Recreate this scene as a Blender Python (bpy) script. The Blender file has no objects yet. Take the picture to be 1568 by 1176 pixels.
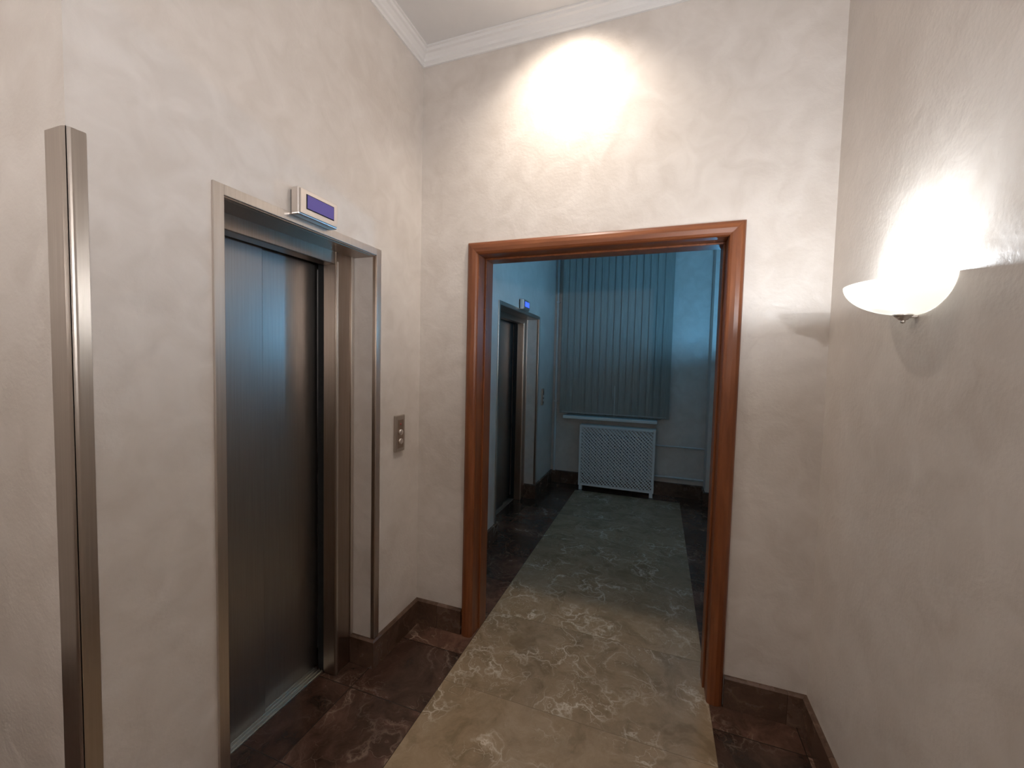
import bpy, bmesh, math, random
from mathutils import Vector, Matrix
random.seed(4)
D = bpy.data; C = bpy.context

# ------------------------------------------------------------ dimensions
XL, XR = -1.352, 0.677        # left / right wall faces
YB, YB2 = 2.113, 2.273        # dividing wall faces
YF = 5.40                     # far wall
YC = 0.575                    # outer corner of the left wall
XW, YN = -2.6, -2.5           # recess west wall, wall behind the viewer
H = 3.36

# ------------------------------------------------------------ helpers
def link(o, parent=None):
    C.scene.collection.objects.link(o)
    if parent: o.parent = parent
    return o
def mobj(name, verts, faces, mat, parent=None, smooth=False, bevel=0, mats=None, fmat=None, seg=2):
    me = D.meshes.new(name); me.from_pydata([tuple(v) for v in verts], [], faces)
    me.update()
    bm = bmesh.new(); bm.from_mesh(me); bmesh.ops.recalc_face_normals(bm, faces=bm.faces); bm.to_mesh(me); bm.free()
    for m in (mats or [mat]): me.materials.append(m)
    if fmat:
        for p, i in zip(me.polygons, fmat): p.material_index = i
    if smooth:
        for p in me.polygons: p.use_smooth = True
    o = link(D.objects.new(name, me), parent)
    if bevel:
        b = o.modifiers.new('bevel', 'BEVEL'); b.width = bevel; b.segments = seg; b.limit_method = 'ANGLE'
        b.harden_normals = False
    return o
def boxes(name, bl, mat, parent=None, bevel=0, seg=2):
    V, F = [], []
    for (x0, x1, y0, y1, z0, z1) in bl:
        n = len(V)
        V += [(x0,y0,z0),(x1,y0,z0),(x1,y1,z0),(x0,y1,z0),(x0,y0,z1),(x1,y0,z1),(x1,y1,z1),(x0,y1,z1)]
        F += [tuple(n+i for i in f) for f in ((0,3,2,1),(4,5,6,7),(0,1,5,4),(1,2,6,5),(2,3,7,6),(3,0,4,7))]
    return mobj(name, V, F, mat, parent, bevel=bevel, seg=seg)
def sweep(name, path, prof, mat, parent=None, closed=False, bevel=0):
    """path in XY, profile = closed loop of (offset to the right of travel, z), mitred."""
    P = [Vector(p) for p in path]; n = len(P); V = []; F = []
    def rn(a, b):
        d = (b-a).normalized(); return Vector((d.y, -d.x))
    for i in range(n):
        if closed: n1 = rn(P[i-1], P[i]); n2 = rn(P[i], P[(i+1) % n])
        else:
            n1 = rn(P[i-1], P[i]) if i > 0 else rn(P[0], P[1])
            n2 = rn(P[i], P[i+1]) if i < n-1 else n1
        m = (n1+n2); m = m/(m.dot(n1))
        for (u, z) in prof: V.append((P[i].x+m.x*u, P[i].y+m.y*u, z))
    k = len(prof)
    for i in range(n if closed else n-1):
        a = i*k; b = ((i+1) % n)*k
        for j in range(k):
            F.append((a+j, a+(j+1) % k, b+(j+1) % k, b+j))
    if not closed:
        F.append(tuple(range(k))); F.append(tuple(range((n-1)*k, n*k)))
    return mobj(name, V, F, mat, parent, bevel=bevel)
def lathe(name, prof, mat, parent, loc, steps=32, a0=0, a1=2*math.pi, axis='Z', smooth=True):
    full = abs(a1-a0-2*math.pi) < 1e-6
    V, F = [], []; k = len(prof); m = steps if full else steps+1
    for i in range(m):
        a = a0+(a1-a0)*i/steps
        for (r, z) in prof:
            if axis == 'Z': V.append((loc[0]+r*math.cos(a), loc[1]+r*math.sin(a), loc[2]+z))
            else: V.append((loc[0]+z, loc[1]+r*math.cos(a), loc[2]+r*math.sin(a)))
    for i in range(steps):
        a = i*k; b = ((i+1) % m)*k
        for j in range(k-1): F.append((a+j, a+j+1, b+j+1, b+j))
    o = mobj(name, V, F, mat, parent, smooth=smooth)
    return o
def empty(name, loc=(0,0,0)):
    e = D.objects.new(name, None); e.empty_display_size = .1
    link(e); return e
def tube(name, pts, r, mat, parent):
    cu = D.curves.new(name, 'CURVE'); cu.dimensions = '3D'; cu.bevel_depth = r; cu.bevel_resolution = 4; cu.use_fill_caps = True
    s = cu.splines.new('POLY'); s.points.add(len(pts)-1)
    for q, p in zip(s.points, pts): q.co = (*p, 1)
    cu.materials.append(mat)
    return link(D.objects.new(name, cu), parent)

# ------------------------------------------------------------ materials
def newmat(name):
    m = D.materials.new(name); m.use_nodes = True
    nt = m.node_tree; b = nt.nodes['Principled BSDF']
    return m, nt, b
def N(nt, t, **kw):
    n = nt.nodes.new(t)
    for k, v in kw.items():
        if k.startswith('i_'): n.inputs[k[2:].replace('_', ' ')].default_value = v
        else: setattr(n, k, v)
    return n
def ramp(nt, fac, stops):
    r = nt.nodes.new('ShaderNodeValToRGB'); e = r.color_ramp.elements
    e[0].position, e[0].color = stops[0][0], (*stops[0][1], 1)
    e[1].position, e[1].color = stops[-1][0], (*stops[-1][1], 1)
    for p, c in stops[1:-1]:
        x = e.new(p); x.color = (*c, 1)
    nt.links.new(fac, r.inputs[0]); return r
def g(v): return (v, v, v)
def simple(name, col, rough=.5, metal=0, **kw):
    m, nt, b = newmat(name)
    b.inputs['Base Color'].default_value = (*col, 1); b.inputs['Roughness'].default_value = rough
    b.inputs['Metallic'].default_value = metal
    tc = N(nt, 'ShaderNodeTexCoord'); no = N(nt, 'ShaderNodeTexNoise'); no.inputs['Scale'].default_value = 60
    nt.links.new(tc.outputs['Object'], no.inputs['Vector'])
    r = ramp(nt, no.outputs['Fac'], [(0.3, g(max(0, rough-.05))), (0.7, g(min(1, rough+.05)))])
    nt.links.new(r.outputs[0], b.inputs['Roughness'])
    for k, v in kw.items(): b.inputs[k.replace('_', ' ')].default_value = v
    return m

def plaster(name, c1, c2, rough=.38, bump=.19):
    m, nt, b = newmat(name); L = nt.links.new
    tc = N(nt, 'ShaderNodeTexCoord')
    n0 = N(nt, 'ShaderNodeTexNoise'); n0.inputs['Scale'].default_value = 2.2; n0.inputs['Detail'].default_value = 6; n0.inputs['Distortion'].default_value = .9
    n1 = N(nt, 'ShaderNodeTexNoise'); n1.inputs['Scale'].default_value = 8; n1.inputs['Detail'].default_value = 6; n1.inputs['Distortion'].default_value = 1.0
    n2 = N(nt, 'ShaderNodeTexNoise'); n2.inputs['Scale'].default_value = 75; n2.inputs['Detail'].default_value = 5
    for n in (n0, n1, n2): L(tc.outputs['Object'], n.inputs['Vector'])
    mx = N(nt, 'ShaderNodeMath', operation='ADD'); L(n0.outputs['Fac'], mx.inputs[0]); L(n1.outputs['Fac'], mx.inputs[1])
    hf = N(nt, 'ShaderNodeMath', operation='MULTIPLY'); L(mx.outputs[0], hf.inputs[0]); hf.inputs[1].default_value = .5
    r = ramp(nt, hf.outputs[0], [(.36, c1), (.64, c2)]); L(r.outputs[0], b.inputs['Base Color'])
    rr = ramp(nt, n1.outputs['Fac'], [(.35, g(rough-.08)), (.65, g(rough+.12))]); L(rr.outputs[0], b.inputs['Roughness'])
    b1 = N(nt, 'ShaderNodeBump'); b1.inputs['Strength'].default_value = bump; b1.inputs['Distance'].default_value = .012
    b2 = N(nt, 'ShaderNodeBump'); b2.inputs['Strength'].default_value = bump*1.6; b2.inputs['Distance'].default_value = .003
    L(n1.outputs['Fac'], b1.inputs['Height']); L(n2.outputs['Fac'], b2.inputs['Height']); L(b1.outputs[0], b2.inputs['Normal'])
    L(b2.outputs[0], b.inputs['Normal'])
    return m

def marble(name, base, mid, light, vein, tile, veinw=.035, rough=.22, scale=3.0, mortar=.0025, var=.25, veinamt=.8):
    m, nt, b = newmat(name); L = nt.links.new
    tc = N(nt, 'ShaderNodeTexCoord')
    br = N(nt, 'ShaderNodeTexBrick'); br.offset = 0; br.squash = 1
    br.inputs['Color1'].default_value = (0,0,0,1); br.inputs['Color2'].default_value = (1,1,1,1); br.inputs['Mortar'].default_value = (.5,.5,.5,1)
    br.inputs['Scale'].default_value = 1; br.inputs['Mortar Size'].default_value = mortar; br.inputs['Mortar Smooth'].default_value = .2
    br.inputs['Brick Width'].default_value = tile[0]; br.inputs['Row Height'].default_value = tile[1]
    mp = N(nt, 'ShaderNodeMapping'); mp.inputs['Location'].default_value = (tile[2], tile[3], 0)
    L(tc.outputs['Object'], mp.inputs['Vector']); L(mp.outputs[0], br.inputs['Vector'])
    sc = N(nt, 'ShaderNodeVectorMath', operation='SCALE'); sc.inputs['Scale'].default_value = 7; L(br.outputs['Color'], sc.inputs[0])
    ad = N(nt, 'ShaderNodeVectorMath', operation='ADD'); L(tc.outputs['Object'], ad.inputs[0]); L(sc.outputs[0], ad.inputs[1])
    nw = N(nt, 'ShaderNodeTexNoise'); nw.inputs['Scale'].default_value = scale*1.3; nw.inputs['Detail'].default_value = 6; L(ad.outputs[0], nw.inputs['Vector'])
    ws = N(nt, 'ShaderNodeVectorMath', operation='SCALE'); ws.inputs['Scale'].default_value = .55; L(nw.outputs['Color'], ws.inputs[0])
    w2 = N(nt, 'ShaderNodeVectorMath', operation='ADD'); L(ad.outputs[0], w2.inputs[0]); L(ws.outputs[0], w2.inputs[1])
    vo = N(nt, 'ShaderNodeTexVoronoi', feature='DISTANCE_TO_EDGE'); vo.inputs['Scale'].default_value = scale*1.1; L(w2.outputs[0], vo.inputs['Vector'])
    vo2 = N(nt, 'ShaderNodeTexVoronoi', feature='DISTANCE_TO_EDGE'); vo2.inputs['Scale'].default_value = scale*3.1; L(w2.outputs[0], vo2.inputs['Vector'])
    nc = N(nt, 'ShaderNodeTexNoise'); nc.inputs['Scale'].default_value = scale*1.6; nc.inputs['Detail'].default_value = 9; nc.inputs['Roughness'].default_value = .62; L(w2.outputs[0], nc.inputs['Vector'])
    col = ramp(nt, nc.outputs['Fac'], [(.34, base), (.5, mid), (.68, light)])
    v1 = ramp(nt, vo.outputs['Distance'], [(0, g(1)), (veinw, g(.25)), (veinw*2.6, g(0))])
    v2 = ramp(nt, vo2.outputs['Distance'], [(0, g(.7)), (veinw*1.3, g(0))])
    mm = N(nt, 'ShaderNodeTexNoise'); mm.inputs['Scale'].default_value = scale*1.1; mm.inputs['Detail'].default_value = 3; L(ad.outputs[0], mm.inputs['Vector'])
    mr = ramp(nt, mm.outputs['Fac'], [(.42, g(0)), (.62, g(1))])
    va = N(nt, 'ShaderNodeMath', operation='MAXIMUM'); L(v1.outputs[0], va.inputs[0]); L(v2.outputs[0], va.inputs[1])
    vm = N(nt, 'ShaderNodeMath', operation='MULTIPLY'); L(va.outputs[0], vm.inputs[0]); L(mr.outputs[0], vm.inputs[1])
    vs = N(nt, 'ShaderNodeMath', operation='MULTIPLY'); L(vm.outputs[0], vs.inputs[0]); vs.inputs[1].default_value = veinamt
    m1 = N(nt, 'ShaderNodeMix', data_type='RGBA'); L(vs.outputs[0], m1.inputs[0]); L(col.outputs[0], m1.inputs[6]); m1.inputs[7].default_value = (*vein, 1)
    tv = N(nt, 'ShaderNodeMapRange'); tv.inputs['To Min'].default_value = 1-var; tv.inputs['To Max'].default_value = 1+var; L(br.outputs['Color'], tv.inputs['Value'])
    hs = N(nt, 'ShaderNodeVectorMath', operation='SCALE'); L(m1.outputs[2], hs.inputs[0]); L(tv.outputs[0], hs.inputs['Scale'])
    m2 = N(nt, 'ShaderNodeMix', data_type='RGBA'); L(br.outputs['Fac'], m2.inputs[0]); L(hs.outputs[0], m2.inputs[6]); m2.inputs[7].default_value = (base[0]*.8, base[1]*.8, base[2]*.8, 1)
    L(m2.outputs[2], b.inputs['Base Color'])
    rr = ramp(nt, nc.outputs['Fac'], [(.3, g(rough-.05)), (.7, g(rough+.1))]); L(rr.outputs[0], b.inputs['Roughness'])
    bp = N(nt, 'ShaderNodeBump'); bp.inputs['Strength'].default_value = .2; bp.inputs['Distance'].default_value = .001; bp.invert = True
    L(br.outputs['Fac'], bp.inputs['Height']); L(bp.outputs[0], b.inputs['Normal'])
    return m

def steel(name, c1, c2, rough=.32, st=(60, 60, 1.2)):
    m, nt, b = newmat(name); L = nt.links.new
    tc = N(nt, 'ShaderNodeTexCoord'); mp = N(nt, 'ShaderNodeMapping'); mp.inputs['Scale'].default_value = st
    L(tc.outputs['Object'], mp.inputs['Vector'])
    n = N(nt, 'ShaderNodeTexNoise'); n.inputs['Scale'].default_value = 3; n.inputs['Detail'].default_value = 5; L(mp.outputs[0], n.inputs['Vector'])
    r = ramp(nt, n.outputs['Fac'], [(.3, c1), (.7, c2)]); L(r.outputs[0], b.inputs['Base Color'])
    rr = ramp(nt, n.outputs['Fac'], [(.3, g(rough-.02)), (.7, g(rough+.03))]); L(rr.outputs[0], b.inputs['Roughness'])
    b.inputs['Metallic'].default_value = 1
    return m

def wood(name):
    m, nt, b = newmat(name); L = nt.links.new
    tc = N(nt, 'ShaderNodeTexCoord'); mp = N(nt, 'ShaderNodeMapping'); mp.inputs['Scale'].default_value = (14, 14, 1.3)
    L(tc.outputs['Object'], mp.inputs['Vector'])
    n = N(nt, 'ShaderNodeTexNoise'); n.inputs['Scale'].default_value = 2.2; n.inputs['Detail'].default_value = 8; n.inputs['Distortion'].default_value = .5
    L(mp.outputs[0], n.inputs['Vector'])
    r = ramp(nt, n.outputs['Fac'], [(.3, (.14, .038, .011)), (.5, (.19, .056, .016)), (.72, (.245, .078, .024))])
    L(r.outputs[0], b.inputs['Base Color']); b.inputs['Roughness'].default_value = .38
    b.inputs['Coat Weight'].default_value = .1; b.inputs['Coat Roughness'].default_value = .25
    return m
def emit(name, col, s):
    m, nt, b = newmat(name)
    b.inputs['Base Color'].default_value = (*[c*.5 for c in col], 1)
    b.inputs['Emission Color'].default_value = (*col, 1); b.inputs['Emission Strength'].default_value = s
    b.inputs['Roughness'].default_value = .25
    return m

M_wall = plaster('pearl_plaster', (.62, .558, .50), (.73, .672, .617))
M_ceil = plaster('ceiling_paint', (.70, .68, .66), (.74, .72, .70), rough=.7, bump=.03)
M_corn = simple('cornice_white', (.80, .78, .76), .5)
M_mlight = marble('light_emperador_marble', (.225, .16, .093), (.30, .215, .13), (.365, .27, .175), (.70, .60, .47), (1.245, .62, .96, .1), veinw=.024, scale=3.6, mortar=.0012, var=.08, veinamt=.85, rough=.17)
M_mdark = marble('dark_emperador_marble', (.036, .020, .013), (.080, .041, .028), (.14, .073, .05), (.36, .25, .18), (.40, .40, .16, .05), veinw=.02, rough=.18, var=.45, veinamt=.7)
M_base = marble('baseboard_marble', (.07, .038, .024), (.11, .063, .042), (.155, .092, .062), (.30, .20, .14), (.6, .6, 0, 0), veinw=.02, rough=.22, mortar=.0015, var=.12, veinamt=.4)
M_wood = wood('cherry_wood')
M_door = steel('door_brushed_steel', (.37, .35, .33), (.42, .40, .38), .38)
M_portal = steel('portal_bronze_steel', (.33, .26, .21), (.38, .31, .26), .32)
M_trim = steel('trim_steel', (.60, .55, .50), (.66, .61, .56), .32)
M_guard = steel('corner_guard_steel', (.48, .43, .385), (.54, .49, .44), .3)
M_sill = steel('sill_aluminium', (.5, .5, .47), (.62, .62, .58), .35, st=(60, 2, 60))
M_black = simple('dark_cavity', (.01, .01, .01), .8)
M_silver = simple('satin_silver', (.75, .70, .66), .35, 1)
M_white = simple('painted_white', (.82, .85, .83), .45)
M_pipe = simple('pipe_paint', (.62, .66, .66), .4)

# ------------------------------------------------------------ floor / ceiling
fl = []
def quadbox(x0, x1, y0, y1): fl.append((x0, x1, y0, y1, -.1, 0))
quadbox(XW-.2, -.96, YN-.2, 5.15); quadbox(.285, XR+.2, YN-.2, 5.15)
quadbox(XW-.2, XR+.2, 5.15, YF+.2); quadbox(-.96, .285, YN-.2, 5.15)
V, F, FM = [], [], []
for i, (x0, x1, y0, y1, z0, z1) in enumerate(fl):
    n = len(V)
    V += [(x0,y0,z0),(x1,y0,z0),(x1,y1,z0),(x0,y1,z0),(x0,y0,z1),(x1,y0,z1),(x1,y1,z1),(x0,y1,z1)]
    F += [tuple(n+k for k in f) for f in ((0,3,2,1),(4,5,6,7),(0,1,5,4),(1,2,6,5),(2,3,7,6),(3,0,4,7))]
    FM += [1 if i == 3 else 0]*6
mobj('floor', V, F, None, mats=[M_mdark, M_mlight], fmat=FM)
boxes('ceiling', [(XW-.2, XR+.2, YN-.2, YF+.2, H, H+.12)], M_ceil)

# ------------------------------------------------------------ walls
E1 = (.91, 1.738); E2 = (3.35, 4.65); S = .035; ZT = 2.155
xa, xb = -1.75, XL
boxes('wall_left', [
    (xa, xb, YC, E1[0]+S, 0, H), (xa, xb, E1[0]+S, E1[1]-S, ZT-S, H),
    (xa, xb, E1[1]-S, E2[0]+S, 0, H), (xa, xb, E2[0]+S, E2[1]-S, ZT-S, H),
    (xa, xb, E2[1]-S, YF+.2, 0, H)], M_wall)
boxes('wall_recess', [(XW-.2, xa, YC, YC+.2, 0, H)], M_wall)
boxes('wall_west', [(XW-.2, XW, YN-.2, YC, 0, H)], M_wall)
boxes('wall_rear', [(XW, XR+.2, YN-.2, YN, 0, H)], M_wall)
boxes('wall_right', [(XR, XR+.2, YN, YF+.2, 0, H)], M_wall)
DX0, DX1, DZ = -.97, .272, 2.20
boxes('wall_back', [(xb, DX0-.02, YB, YB2, 0, H), (DX1+.02, XR, YB, YB2, 0, H), (DX0-.02, DX1+.02, YB, YB2, DZ+.02, H)], M_wall)
WX0, WX1, WZ0, WZ1 = -1.14, .04, .94, 3.02
boxes('wall_far', [(xb, WX0, YF, YF+.2, 0, H), (WX1, XR, YF, YF+.2, 0, H), (WX0, WX1, YF, YF+.2, 0, WZ0), (WX0, WX1, YF, YF+.2, WZ1, H),
                   (.55, XR, 5.15, YF, 0, H)], M_wall)

# cornice
cp = [(0, H), (0, H-.072), (.010, H-.072), (.012, H-.058), (.022, H-.052), (.026, H-.040), (.040, H-.026), (.052, H-.022), (.056, H-.010), (.066, H-.008), (.066, H)]
sweep('trim_1', [(XW, YC), (XL, YC), (XL, YB), (XR, YB), (XR, YN), (XW, YN)], cp, M_corn, closed=True)
sweep('trim_2', [(XL, YB2), (XL, YF), (.55, YF), (.55, 5.15), (XR, 5.15), (XR, YB2)], cp, M_corn, closed=True)

# baseboards
bp = [(0, 0), (0, .148), (.012, .148), (.02, .140), (.02, 0)]
sweep('baseboard_left', [(-1.484, E1[1]-S), (XL, E1[1]-S), (XL, YB), (-1.042, YB)], bp, M_base)
sweep('baseboard_right', [(.345, YB), (XR, YB), (XR, YN), (XW, YN), (XW, YC), (XL, YC), (XL, E1[0]+S), (-1.484, E1[0]+S)], bp, M_base)
sweep('baseboard_far_room_left', [(-1.042, YB2), (XL, YB2), (XL, E2[0]+S), (-1.484, E2[0]+S)], bp, M_base)
sweep('baseboard_far', [(-1.484, E2[1]-S), (XL, E2[1]-S), (XL, YF), (.55, YF), (.55, 5.15), (XR, 5.15), (XR, YB2), (.345, YB2)], [(u, z*1.12) for u, z in bp], M_base)

# ------------------------------------------------------------ wooden door frame
pr = [(0, YB2+.012), (0, YB-.012), (.004, YB-.020), (.014, YB-.026), (.034, YB-.029), (.052, YB-.026), (.064, YB-.018), (.070, YB-.006), (.070, YB),
      (.02, YB), (.02, YB2), (.070, YB2), (.070, YB2+.006), (.064, YB2+.018), (.052, YB2+.026), (.034, YB2+.029), (.014, YB2+.026), (.004, YB2+.020)]
V, F = [], []; k = len(pr)
for (x, z, dx, dz) in ((DX0, 0, -1, 0), (DX0, DZ, -1, 1), (DX1, DZ, 1, 1), (DX1, 0, 1, 0)):
    for (u, y) in pr: V.append((x+dx*u, y, z+dz*u))
fr = empty('trim_3')
for s, nm in enumerate(('left_post', 'head', 'right_post')):
    vv = V[s*k:(s+2)*k]
    ff = [(j, (j+1) % k, k+(j+1) % k, k+j) for j in range(k)] + [tuple(range(k)), tuple(range(k, 2*k))]
    if nm == 'head':
        me = [(z, y, -x) for x, y, z in vv]
        o = mobj(nm, me, ff, M_wood, fr, bevel=.0015)
        o.rotation_euler = (0, math.radians(-90), 0)
    else:
        o = mobj(nm, vv, ff, M_wood, fr, bevel=.0015)
fr.name = 'wooden_doorway_trim'
boxes('stop_bead', [(DX0, DX0+.010, YB+.075, YB2+.01, 0, DZ-.010), (DX1-.010, DX1, YB+.075, YB2+.01, 0, DZ-.010), (DX0, DX1, YB+.075, YB2+.01, DZ-.010, DZ)], M_wood, fr, bevel=.002)

# ------------------------------------------------------------ elevators
def elevator(E, near_j, far_j, seams):
    e = empty('elevator')
    y0, y1 = E; i0, i1 = y0+S, y1-S; zt = ZT-S
    xo = XL+.010
    boxes('outer_trim', [(XL, xo, y0, i0, .15, ZT), (XL, xo, i1, y1, .15, ZT), (XL, xo, i0, i1, zt, ZT)], M_trim, e, bevel=.002)
    boxes('outer_trim_return', [(XL-.012, XL+.004, i1-.004, i1, .15, zt), (XL-.012, XL+.004, i0, i0+.004, .15, zt), (XL-.012, XL+.004, i0, i1, zt-.004, zt)], M_portal, e)
    xp = -1.484
    boxes('portal_frame', [(xp-.075, xp, i0, i0+near_j, 0, zt), (xp-.075, xp, i1-far_j, i1, 0, zt), (xp-.075, xp, i0+near_j, i1-far_j, 2.055, zt)], M_portal, e, bevel=.004)
    boxes('portal_edge_bead', [(xp, xp+.006, i1-.022, i1-.002, .15, zt), (xp, xp+.006, i1-far_j+.004, i1-far_j+.016, 0, 2.07)], M_trim, e, bevel=.002)
    boxes('soffit_panel', [(xp, XL-.012, i0, i1, zt-.006, zt)], M_portal, e)
    boxes('inner_jamb', [(xp-.12, xp-.075, i0, i0+near_j-.012, 0, zt), (xp-.12, xp-.075, i1-far_j+.012, i1, 0, zt), (xp-.12, xp-.075, i0, i1, 2.068, zt)], M_black, e)
    a, b = i0+near_j-.02, i1-far_j+.02
    ys = [a]+[a+(b-a)*s for s in seams]+[b]
    for n in range(len(ys)-1):
        off = .018 if n % 2 == 0 else 0
        boxes('door_leaf_%d' % (n+1), [(-1.640+off, -1.618+off, ys[n]-(.01 if n else 0), ys[n+1], .012, 2.10)], M_door, e, bevel=.003)
    boxes('sill', [(-1.66, -1.560, i0+near_j, i1-far_j, 0, .006)] + [(-1.66+.018*q, -1.654+.018*q, i0+near_j, i1-far_j, .006, .011) for q in range(6)], M_sill, e)
    boxes('shaft_back', [(-1.76, -1.74, i0, i1, 0, zt)], M_black, e)
    return e
elevator(E1, .05, .125, [.50])
elevator(E2, .10, .14, [.25, .5, .75])

def indicator(yc, scr):
    e = empty('floor_indicator_display')
    y0, y1 = yc-.10, yc+.10; z0, z1 = 2.146, 2.25
    boxes('housing', [(XL+.0101, XL+.048, y0, y1, z0, z1)], M_silver, e, bevel=.006, seg=3)
    boxes('wall_mount', [(XL, XL+.0101, y0+.01, y1-.01, ZT+.001, z1-.006)], M_black, e)
    boxes('bezel', [(XL+.048, XL+.053, y0+.006, y1-.006, z0+.006, z1-.006)], M_silver, e, bevel=.002)
    boxes('screen_recess', [(XL+.053, XL+.0545, y0+.034, y1-.026, z0+.028, z1-.020)], M_black, e)
    boxes('screen', [(XL+.0545, XL+.056, y0+.037, y1-.029, z0+.031, z1-.023)], scr, e)
    return e
M_scr1 = emit('screen_violet', (.13, .10, .42), .2)
M_scr2 = emit('screen_blue', (.04, .10, 1.0), 1.6)
indicator(1.297, M_scr1); indicator(4.0, M_scr2)

M_red = simple('red_led', (.35, .05, .04), .3)
def call_panel(yc):
    e = empty('elevator_call_button_panel')
    boxes('plate', [(XL, XL+.016, yc-.042, yc+.042, 1.098, 1.300)], M_guard, e, bevel=.004, seg=3)
    boxes('recess', [(XL+.016, XL+.0172, yc-.026, yc+.026, 1.118, 1.275)], M_portal, e)
    for z, r in ((1.155, .016), (1.205, .016)):
        lathe('button', [(0.0001, .007), (r*.8, .007), (r, .005), (r, 0)], M_silver, e, (XL+.0172, yc, z), 24, axis='X')
    lathe('indicator_lamp', [(0.0001, .003), (.005, .002), (.006, 0)], M_red, e, (XL+.0172, yc, 1.250), 16, axis='X')
call_panel(1.905); call_panel(4.86)

# ------------------------------------------------------------ corner guard
t = .004
out = [(-1.432, YC-t)]
R = .016
for q in range(7):
    a = math.radians(-90+90*q/6)
    out.append((XL+t-R+R*math.cos(a), YC-t+R+R*math.sin(a)))
out.append((XL+t, YC+.036))
inn = [(XL, YC+.036), (XL, YC), (-1.432, YC)]
loop = out+inn; k = len(loop)
V = [(x, y, .15) for x, y in loop]+[(x, y, 2.14) for x, y in loop]
F = [(j, (j+1) % k, k+(j+1) % k, k+j) for j in range(k)]+[tuple(range(k)), tuple(range(k, 2*k))]
mobj('steel_corner_guard', V, F, M_guard)

# ------------------------------------------------------------ window, blinds, sill, radiator
w = empty('window_1')
fw = .06; y0, y1 = YF+.06, YF+.12
boxes('sash_frame', [(WX0, WX0+fw, y0, y1, WZ0, WZ1), (WX1-fw, WX1, y0, y1, WZ0, WZ1), (WX0+fw, WX1-fw, y0, y1, WZ0, WZ0+fw), (WX0+fw, WX1-fw, y0, y1, WZ1-fw, WZ1),
                     (-.58, -.52, y0, y1, WZ0+fw, WZ1-fw), (WX0+fw, WX1-fw, y0, y1, 2.36, 2.41)], M_white, w, bevel=.004)
mg, nt, b = newmat('window_glass'); b.inputs['Transmission Weight'].default_value = 1; b.inputs['Roughness'].default_value = .02; b.inputs['Base Color'].default_value = (.8,.9,.95,1)
boxes('glass', [(WX0+fw, WX1-fw, y0+.025, y0+.031, WZ0+fw, WZ1-fw)], mg, w)
boxes('window_sill', [(-1.17, .0, 5.24, YF+.06, .902, .938)], M_white, bevel=.006)

mb, nt, b = newmat('blind_fabric'); L = nt.links.new
tc = N(nt, 'ShaderNodeTexCoord'); mp = N(nt, 'ShaderNodeMapping'); mp.inputs['Scale'].default_value = (1, 1, .05); L(tc.outputs['Object'], mp.inputs[0])
no = N(nt, 'ShaderNodeTexNoise'); no.inputs['Scale'].default_value = 90; L(mp.outputs[0], no.inputs['Vector'])
r = ramp(nt, no.outputs['Fac'], [(.3, (.31, .30, .27)), (.7, (.37, .36, .32))]); L(r.outputs[0], b.inputs['Base Color']); b.inputs['Roughness'].default_value = .8
tr = N(nt, 'ShaderNodeBsdfTranslucent'); tr.inputs['Color'].default_value = (.35, .40, .40, 1)
mix = N(nt, 'ShaderNodeMixShader'); mix.inputs[0].default_value = .15
L(b.outputs[0], mix.inputs[1]); L(tr.outputs[0], mix.inputs[2]); L(mix.outputs[0], nt.nodes['Material Output'].inputs['Surface'])
bl = empty('vertical_blinds')
boxes('headrail', [(-1.24, .15, 5.27, 5.32, 3.13, 3.17)], M_white, bl, bevel=.004)
V, F = [], []
nsl = 16; x0, x1 = -1.225, .130; wd = .108; pitch = (x1-x0-wd)/(nsl-1)
for i in range(nsl):
    cx = x0+wd/2+i*pitch; a = math.radians(12+random.uniform(-4, 4))
    n = len(V); zt_, zb = 3.13, .968+random.uniform(-.006, .006)
    for j in range(5):
        s = (j/4-.5)*wd; bow = .005*(1-(2*j/4-1)**2)
        px = cx+s*math.cos(a)+bow*math.sin(a); py = 5.295+s*math.sin(a)-bow*math.cos(a)
        V += [(px, py, zb), (px, py, zt_)]
    for j in range(4): F.append((n+2*j, n+2*j+2, n+2*j+3, n+2*j+1))
sl = mobj('slats', V, F, mb, bl)
so = sl.modifiers.new('s', 'SOLIDIFY'); so.thickness = .0012
tube('bead_chain', [(x0+.03, 5.268, .985), (x1-.03, 5.268, .985)], .0015, M_white, bl)
tube('pull_cord', [(-.52, 5.262, .96), (-.52, 5.262, 1.35)], .002, M_white, bl)

rc = empty('radiator_cover')
gx0, gx1, gz0, gz1, gy = -.935, -.012, .055, .835, 5.20
fwid = .028
boxes('frame', [(gx0, gx0+fwid, gy, gy+.02, gz0, gz1), (gx1-fwid, gx1, gy, gy+.02, gz0, gz1), (gx0+fwid, gx1-fwid, gy, gy+.02, gz0, gz0+fwid), (gx0+fwid, gx1-fwid, gy, gy+.02, gz1-fwid, gz1)], M_white, rc, bevel=.003)
boxes('side_returns', [(gx0, gx0+.014, gy+.02, YF-.0225, gz0, gz1), (gx1-.014, gx1, gy+.02, YF-.0225, gz0, gz1), (gx0+.014, gx1-.014, gy+.02, YF-.0225, gz1-.014, gz1)], M_white, rc)
boxes('feet', [(gx0+.01, gx0+.05, gy+.002, gy+.05, 0, gz0), (gx1-.05, gx1-.01, gy+.002, gy+.05, 0, gz0)], M_white, rc)
ax0, ax1, az0, az1 = gx0+fwid-.002, gx1-fwid+.002, gz0+fwid-.002, gz1-fwid+.002
V, F = [], []
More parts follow.
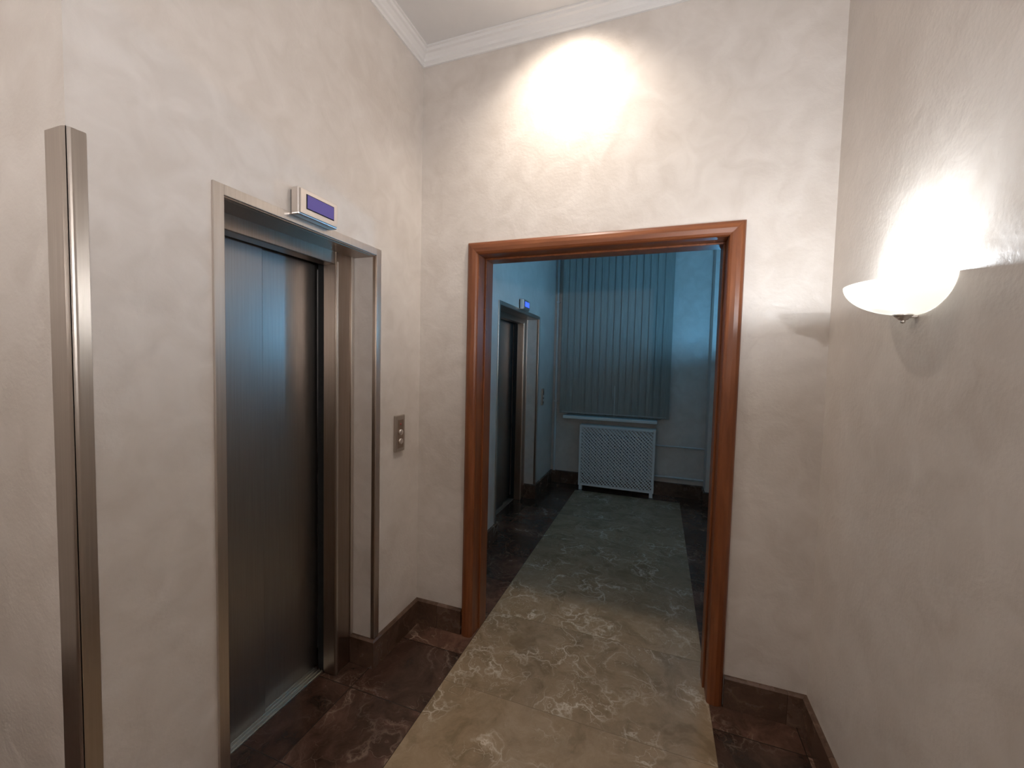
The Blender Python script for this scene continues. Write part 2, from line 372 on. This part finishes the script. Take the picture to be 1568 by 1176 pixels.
def strip(p, q, hw, ya, yb):
    d = Vector((q[0]-p[0], q[1]-p[1]))
    if d.length < .01: return
    d.normalize(); nn = Vector((-d.y, d.x))*hw; n = len(V)
    for y in (ya, yb):
        V.extend([(p[0]+nn.x, y, p[1]+nn.y), (q[0]+nn.x, y, q[1]+nn.y), (q[0]-nn.x, y, q[1]-nn.y), (p[0]-nn.x, y, p[1]-nn.y)])
    F.extend([tuple(n+i for i in f) for f in ((0,1,2,3),(7,6,5,4),(0,4,5,1),(1,5,6,2),(2,6,7,3),(3,7,4,0))])
for sgn in (1, -1):
    c = -3.0
    while c < 3:
        pts = []
        for x in (ax0, ax1):
            z = sgn*x+c
            if az0 <= z <= az1: pts.append((x, z))
        for z in (az0, az1):
            x = (z-c)/sgn
            if ax0 < x < ax1: pts.append((x, z))
        if len(pts) >= 2: strip(pts[0], pts[1], .0085 if sgn < 0 else .0045, gy+(.009 if sgn > 0 else .004), gy+(.014 if sgn > 0 else .009))
        c += .046 if sgn < 0 else .036
mobj('lattice', V, F, M_white, rc)
boxes('radiator_behind', [(gx0+.06+i*.08, gx0+.12+i*.08, gy+.06, gy+.14, .12, .72) for i in range(10)], simple('radiator_paint', (.3, .32, .33), .5), rc, bevel=.012)

pp = empty('heating_pipes')
tube('supply_pipe', [(gx1-.03, 5.365, .625), (.545, 5.365, .625)], .010, M_pipe, pp)
tube('return_pipe', [(gx1-.03, 5.35, .245), (.545, 5.35, .245)], .012, M_pipe, pp)
rp = empty('riser_pipe')
tube('riser', [(-1.300, 5.365, .17), (-1.300, 5.365, H)], .016, M_pipe, rp)
boxes('riser_clamp', [(-1.322, -1.278, 5.345, 5.398, 2.42, 2.44), (-1.322, -1.278, 5.345, 5.398, 1.1, 1.12)], M_pipe, rp, bevel=.003)
cd = empty('cable_conduit')
tube('conduit', [(.60, 5.139, .17), (.60, 5.139, H)], .009, M_pipe, cd)

# ------------------------------------------------------------ lights
def light(name, kind, loc, energy, col, parent, size=.03, **kw):
    l = D.lights.new(name, kind); l.energy = energy; l.color = col
    if kind != 'AREA': l.shadow_soft_size = size
    for k, v in kw.items(): setattr(l, k, v)
    o = link(D.objects.new(name, l), parent); o.location = loc; return o
M_dl = emit('downlight_lens', (1, .88, .72), 12)
def downlight(x, y, energy, col, mat, tilt=0, cone=150, blend=.5, size=.035, R=.04):
    e = empty('recessed_ceiling_downlight')
    lathe('ring', [(R, -.001), (R+.003, -.006), (R+.018, -.006), (R+.024, -.001), (R+.024, 0), (R, 0), (R, -.001)], M_silver, e, (x, y, H), 32)
    lathe('lens', [(.0001, -.002), (R, -.002)], mat, e, (x, y, H), 32)
    o = light('lamp', 'SPOT', (x, y, H-.012), energy, col, e, size, spot_size=math.radians(cone), spot_blend=blend)
    o.rotation_euler = (math.radians(tilt), 0, 0)
    return e
downlight(-.48, 1.78, 58, (1, .89, .78), M_dl, 20, 124, 1.0, .05)
# unseen fill light added as an opal lamp, wider lobby part behind the viewer
e = empty('added_opal_fill_lamp'); lx, ly = -1.75, -1.1
lathe('base_ring', [(.20, 0), (.215, 0), (.215, -.02), (.20, -.02)], M_silver, e, (lx, ly, H), 40)
lathe('opal_diffuser', [(.200, -.018), (.185, -.032), (.13, -.044), (.06, -.050), (.0001, -.052)], emit('opal_fill_glow', (1, .93, .86), 1.5), e, (lx, ly, H), 40)
light('lamp', 'AREA', (lx, ly, H-.056), 6, (1, .92, .85), e, shape='DISK', size=.38)

def glassmat(name, ecol, es):
    mgl, nt, b = newmat(name); L = nt.links.new
    b.inputs['Base Color'].default_value = (.85, .86, .84, 1); b.inputs['Roughness'].default_value = .25
    b.inputs['Emission Color'].default_value = (*ecol, 1); b.inputs['Emission Strength'].default_value = es
    tr = N(nt, 'ShaderNodeBsdfTranslucent'); tr.inputs['Color'].default_value = (.95, .95, .92, 1)
    mix = N(nt, 'ShaderNodeMixShader'); mix.inputs[0].default_value = .10
    L(b.outputs[0], mix.inputs[1]); L(tr.outputs[0], mix.inputs[2]); L(mix.outputs[0], nt.nodes['Material Output'].inputs['Surface'])
    return mgl
def sconce(yc, energy, col, ecol, es, x=XR, s=1):
    """s=+1: mounted on a wall to the +X side; s=-1: on a wall to the -X side."""
    mgl = glassmat('frosted_glass', ecol, es)
    e = empty('wall_sconce'); zr = 1.852; r = .166
    prof = []
    for q in range(15):
        a = math.radians(90*q/14)
        rr = r*math.sin(a)**.92 if q else .0001
        prof.append((max(rr, .0001), -.088*math.cos(a)**1.1 if q < 14 else 0))
    inner = [(max(p[0]-.005, .0001), min(p[1]+.005, 0) if i < 14 else 0) for i, p in enumerate(prof)][::-1]
    a0 = math.pi/2 if s > 0 else -math.pi/2
    def bx(a, b): return (min(x-s*a, x-s*b), max(x-s*a, x-s*b))
    lathe('glass_bowl', prof+inner, mgl, e, (x-s*.001, yc, zr), 40, a0, a0+math.pi)
    boxes('wall_plate', [(*bx(0, .012), yc-.03, yc+.03, zr-.075, zr-.02)], M_silver, e, bevel=.003)
    lathe('finial', [(.0001, -.104), (.010, -.102), (.014, -.096), (.020, -.092), (.024, -.086), (.0001, -.084)], M_silver, e, (x-s*.030, yc, zr), 24)
    lathe('knob', [(.0001, -.112), (.005, -.110), (.006, -.104), (.0001, -.102)], M_silver, e, (x-s*.030, yc, zr), 16)
    boxes('bracket_arm', [(*bx(0, .045), yc-.010, yc+.010, zr-.096, zr-.088)], M_silver, e, bevel=.002)
    lathe('bulb', [(.0001, -.060), (.010, -.058), (.016, -.047), (.016, -.037), (.010, -.025), (.0001, -.023)], emit('bulb_glow', col, 6), e, (x-s*.085, yc, zr), 16)
    light('bulb_light', 'POINT', (x-s*.085, yc, zr+.004), energy, col, e, .02)
sconce(1.48, 9, (.88, .94, 1), (1.0, .96, .87), .45)
sconce(-.60, 72, (.96, .96, 1), (1.0, .97, .90), .5)  # unseen sconce added behind the viewer to brighten the left wall
sconce(-1.0, 18, (.98, .96, .97), (1.0, .97, .90), .5, XW, -1)  # another unseen sconce, added on the west wall as extra fill
sconce(3.75, 31, (.17, .56, 1.0), (.3, .7, 1.0), .3)

# ------------------------------------------------------------ world
wd_ = D.worlds.new('dusk'); C.scene.world = wd_; wd_.use_nodes = True
bg = wd_.node_tree.nodes['Background']; bg.inputs[0].default_value = (.05, .16, .25, 1); bg.inputs[1].default_value = .5
C.scene.view_settings.view_transform = 'Standard'
C.scene.view_settings.exposure = .22

# ------------------------------------------------------------ camera
cam = D.cameras.new('camera'); cam.sensor_fit = 'HORIZONTAL'; cam.sensor_width = 36; cam.lens = 36*625/1568; cam.clip_start = .02
co = link(D.objects.new('camera', cam))
r = Vector((.9401, .3398, .0239)).normalized(); bk = Vector((.3385, -.9397, .0502)).normalized()
u = bk.cross(r).normalized(); r = u.cross(bk).normalized()
m = Matrix(((r.x, u.x, bk.x, 0), (r.y, u.y, bk.y, 0), (r.z, u.z, bk.z, 1.6), (0, 0, 0, 1)))
co.matrix_world = m
C.scene.camera = co
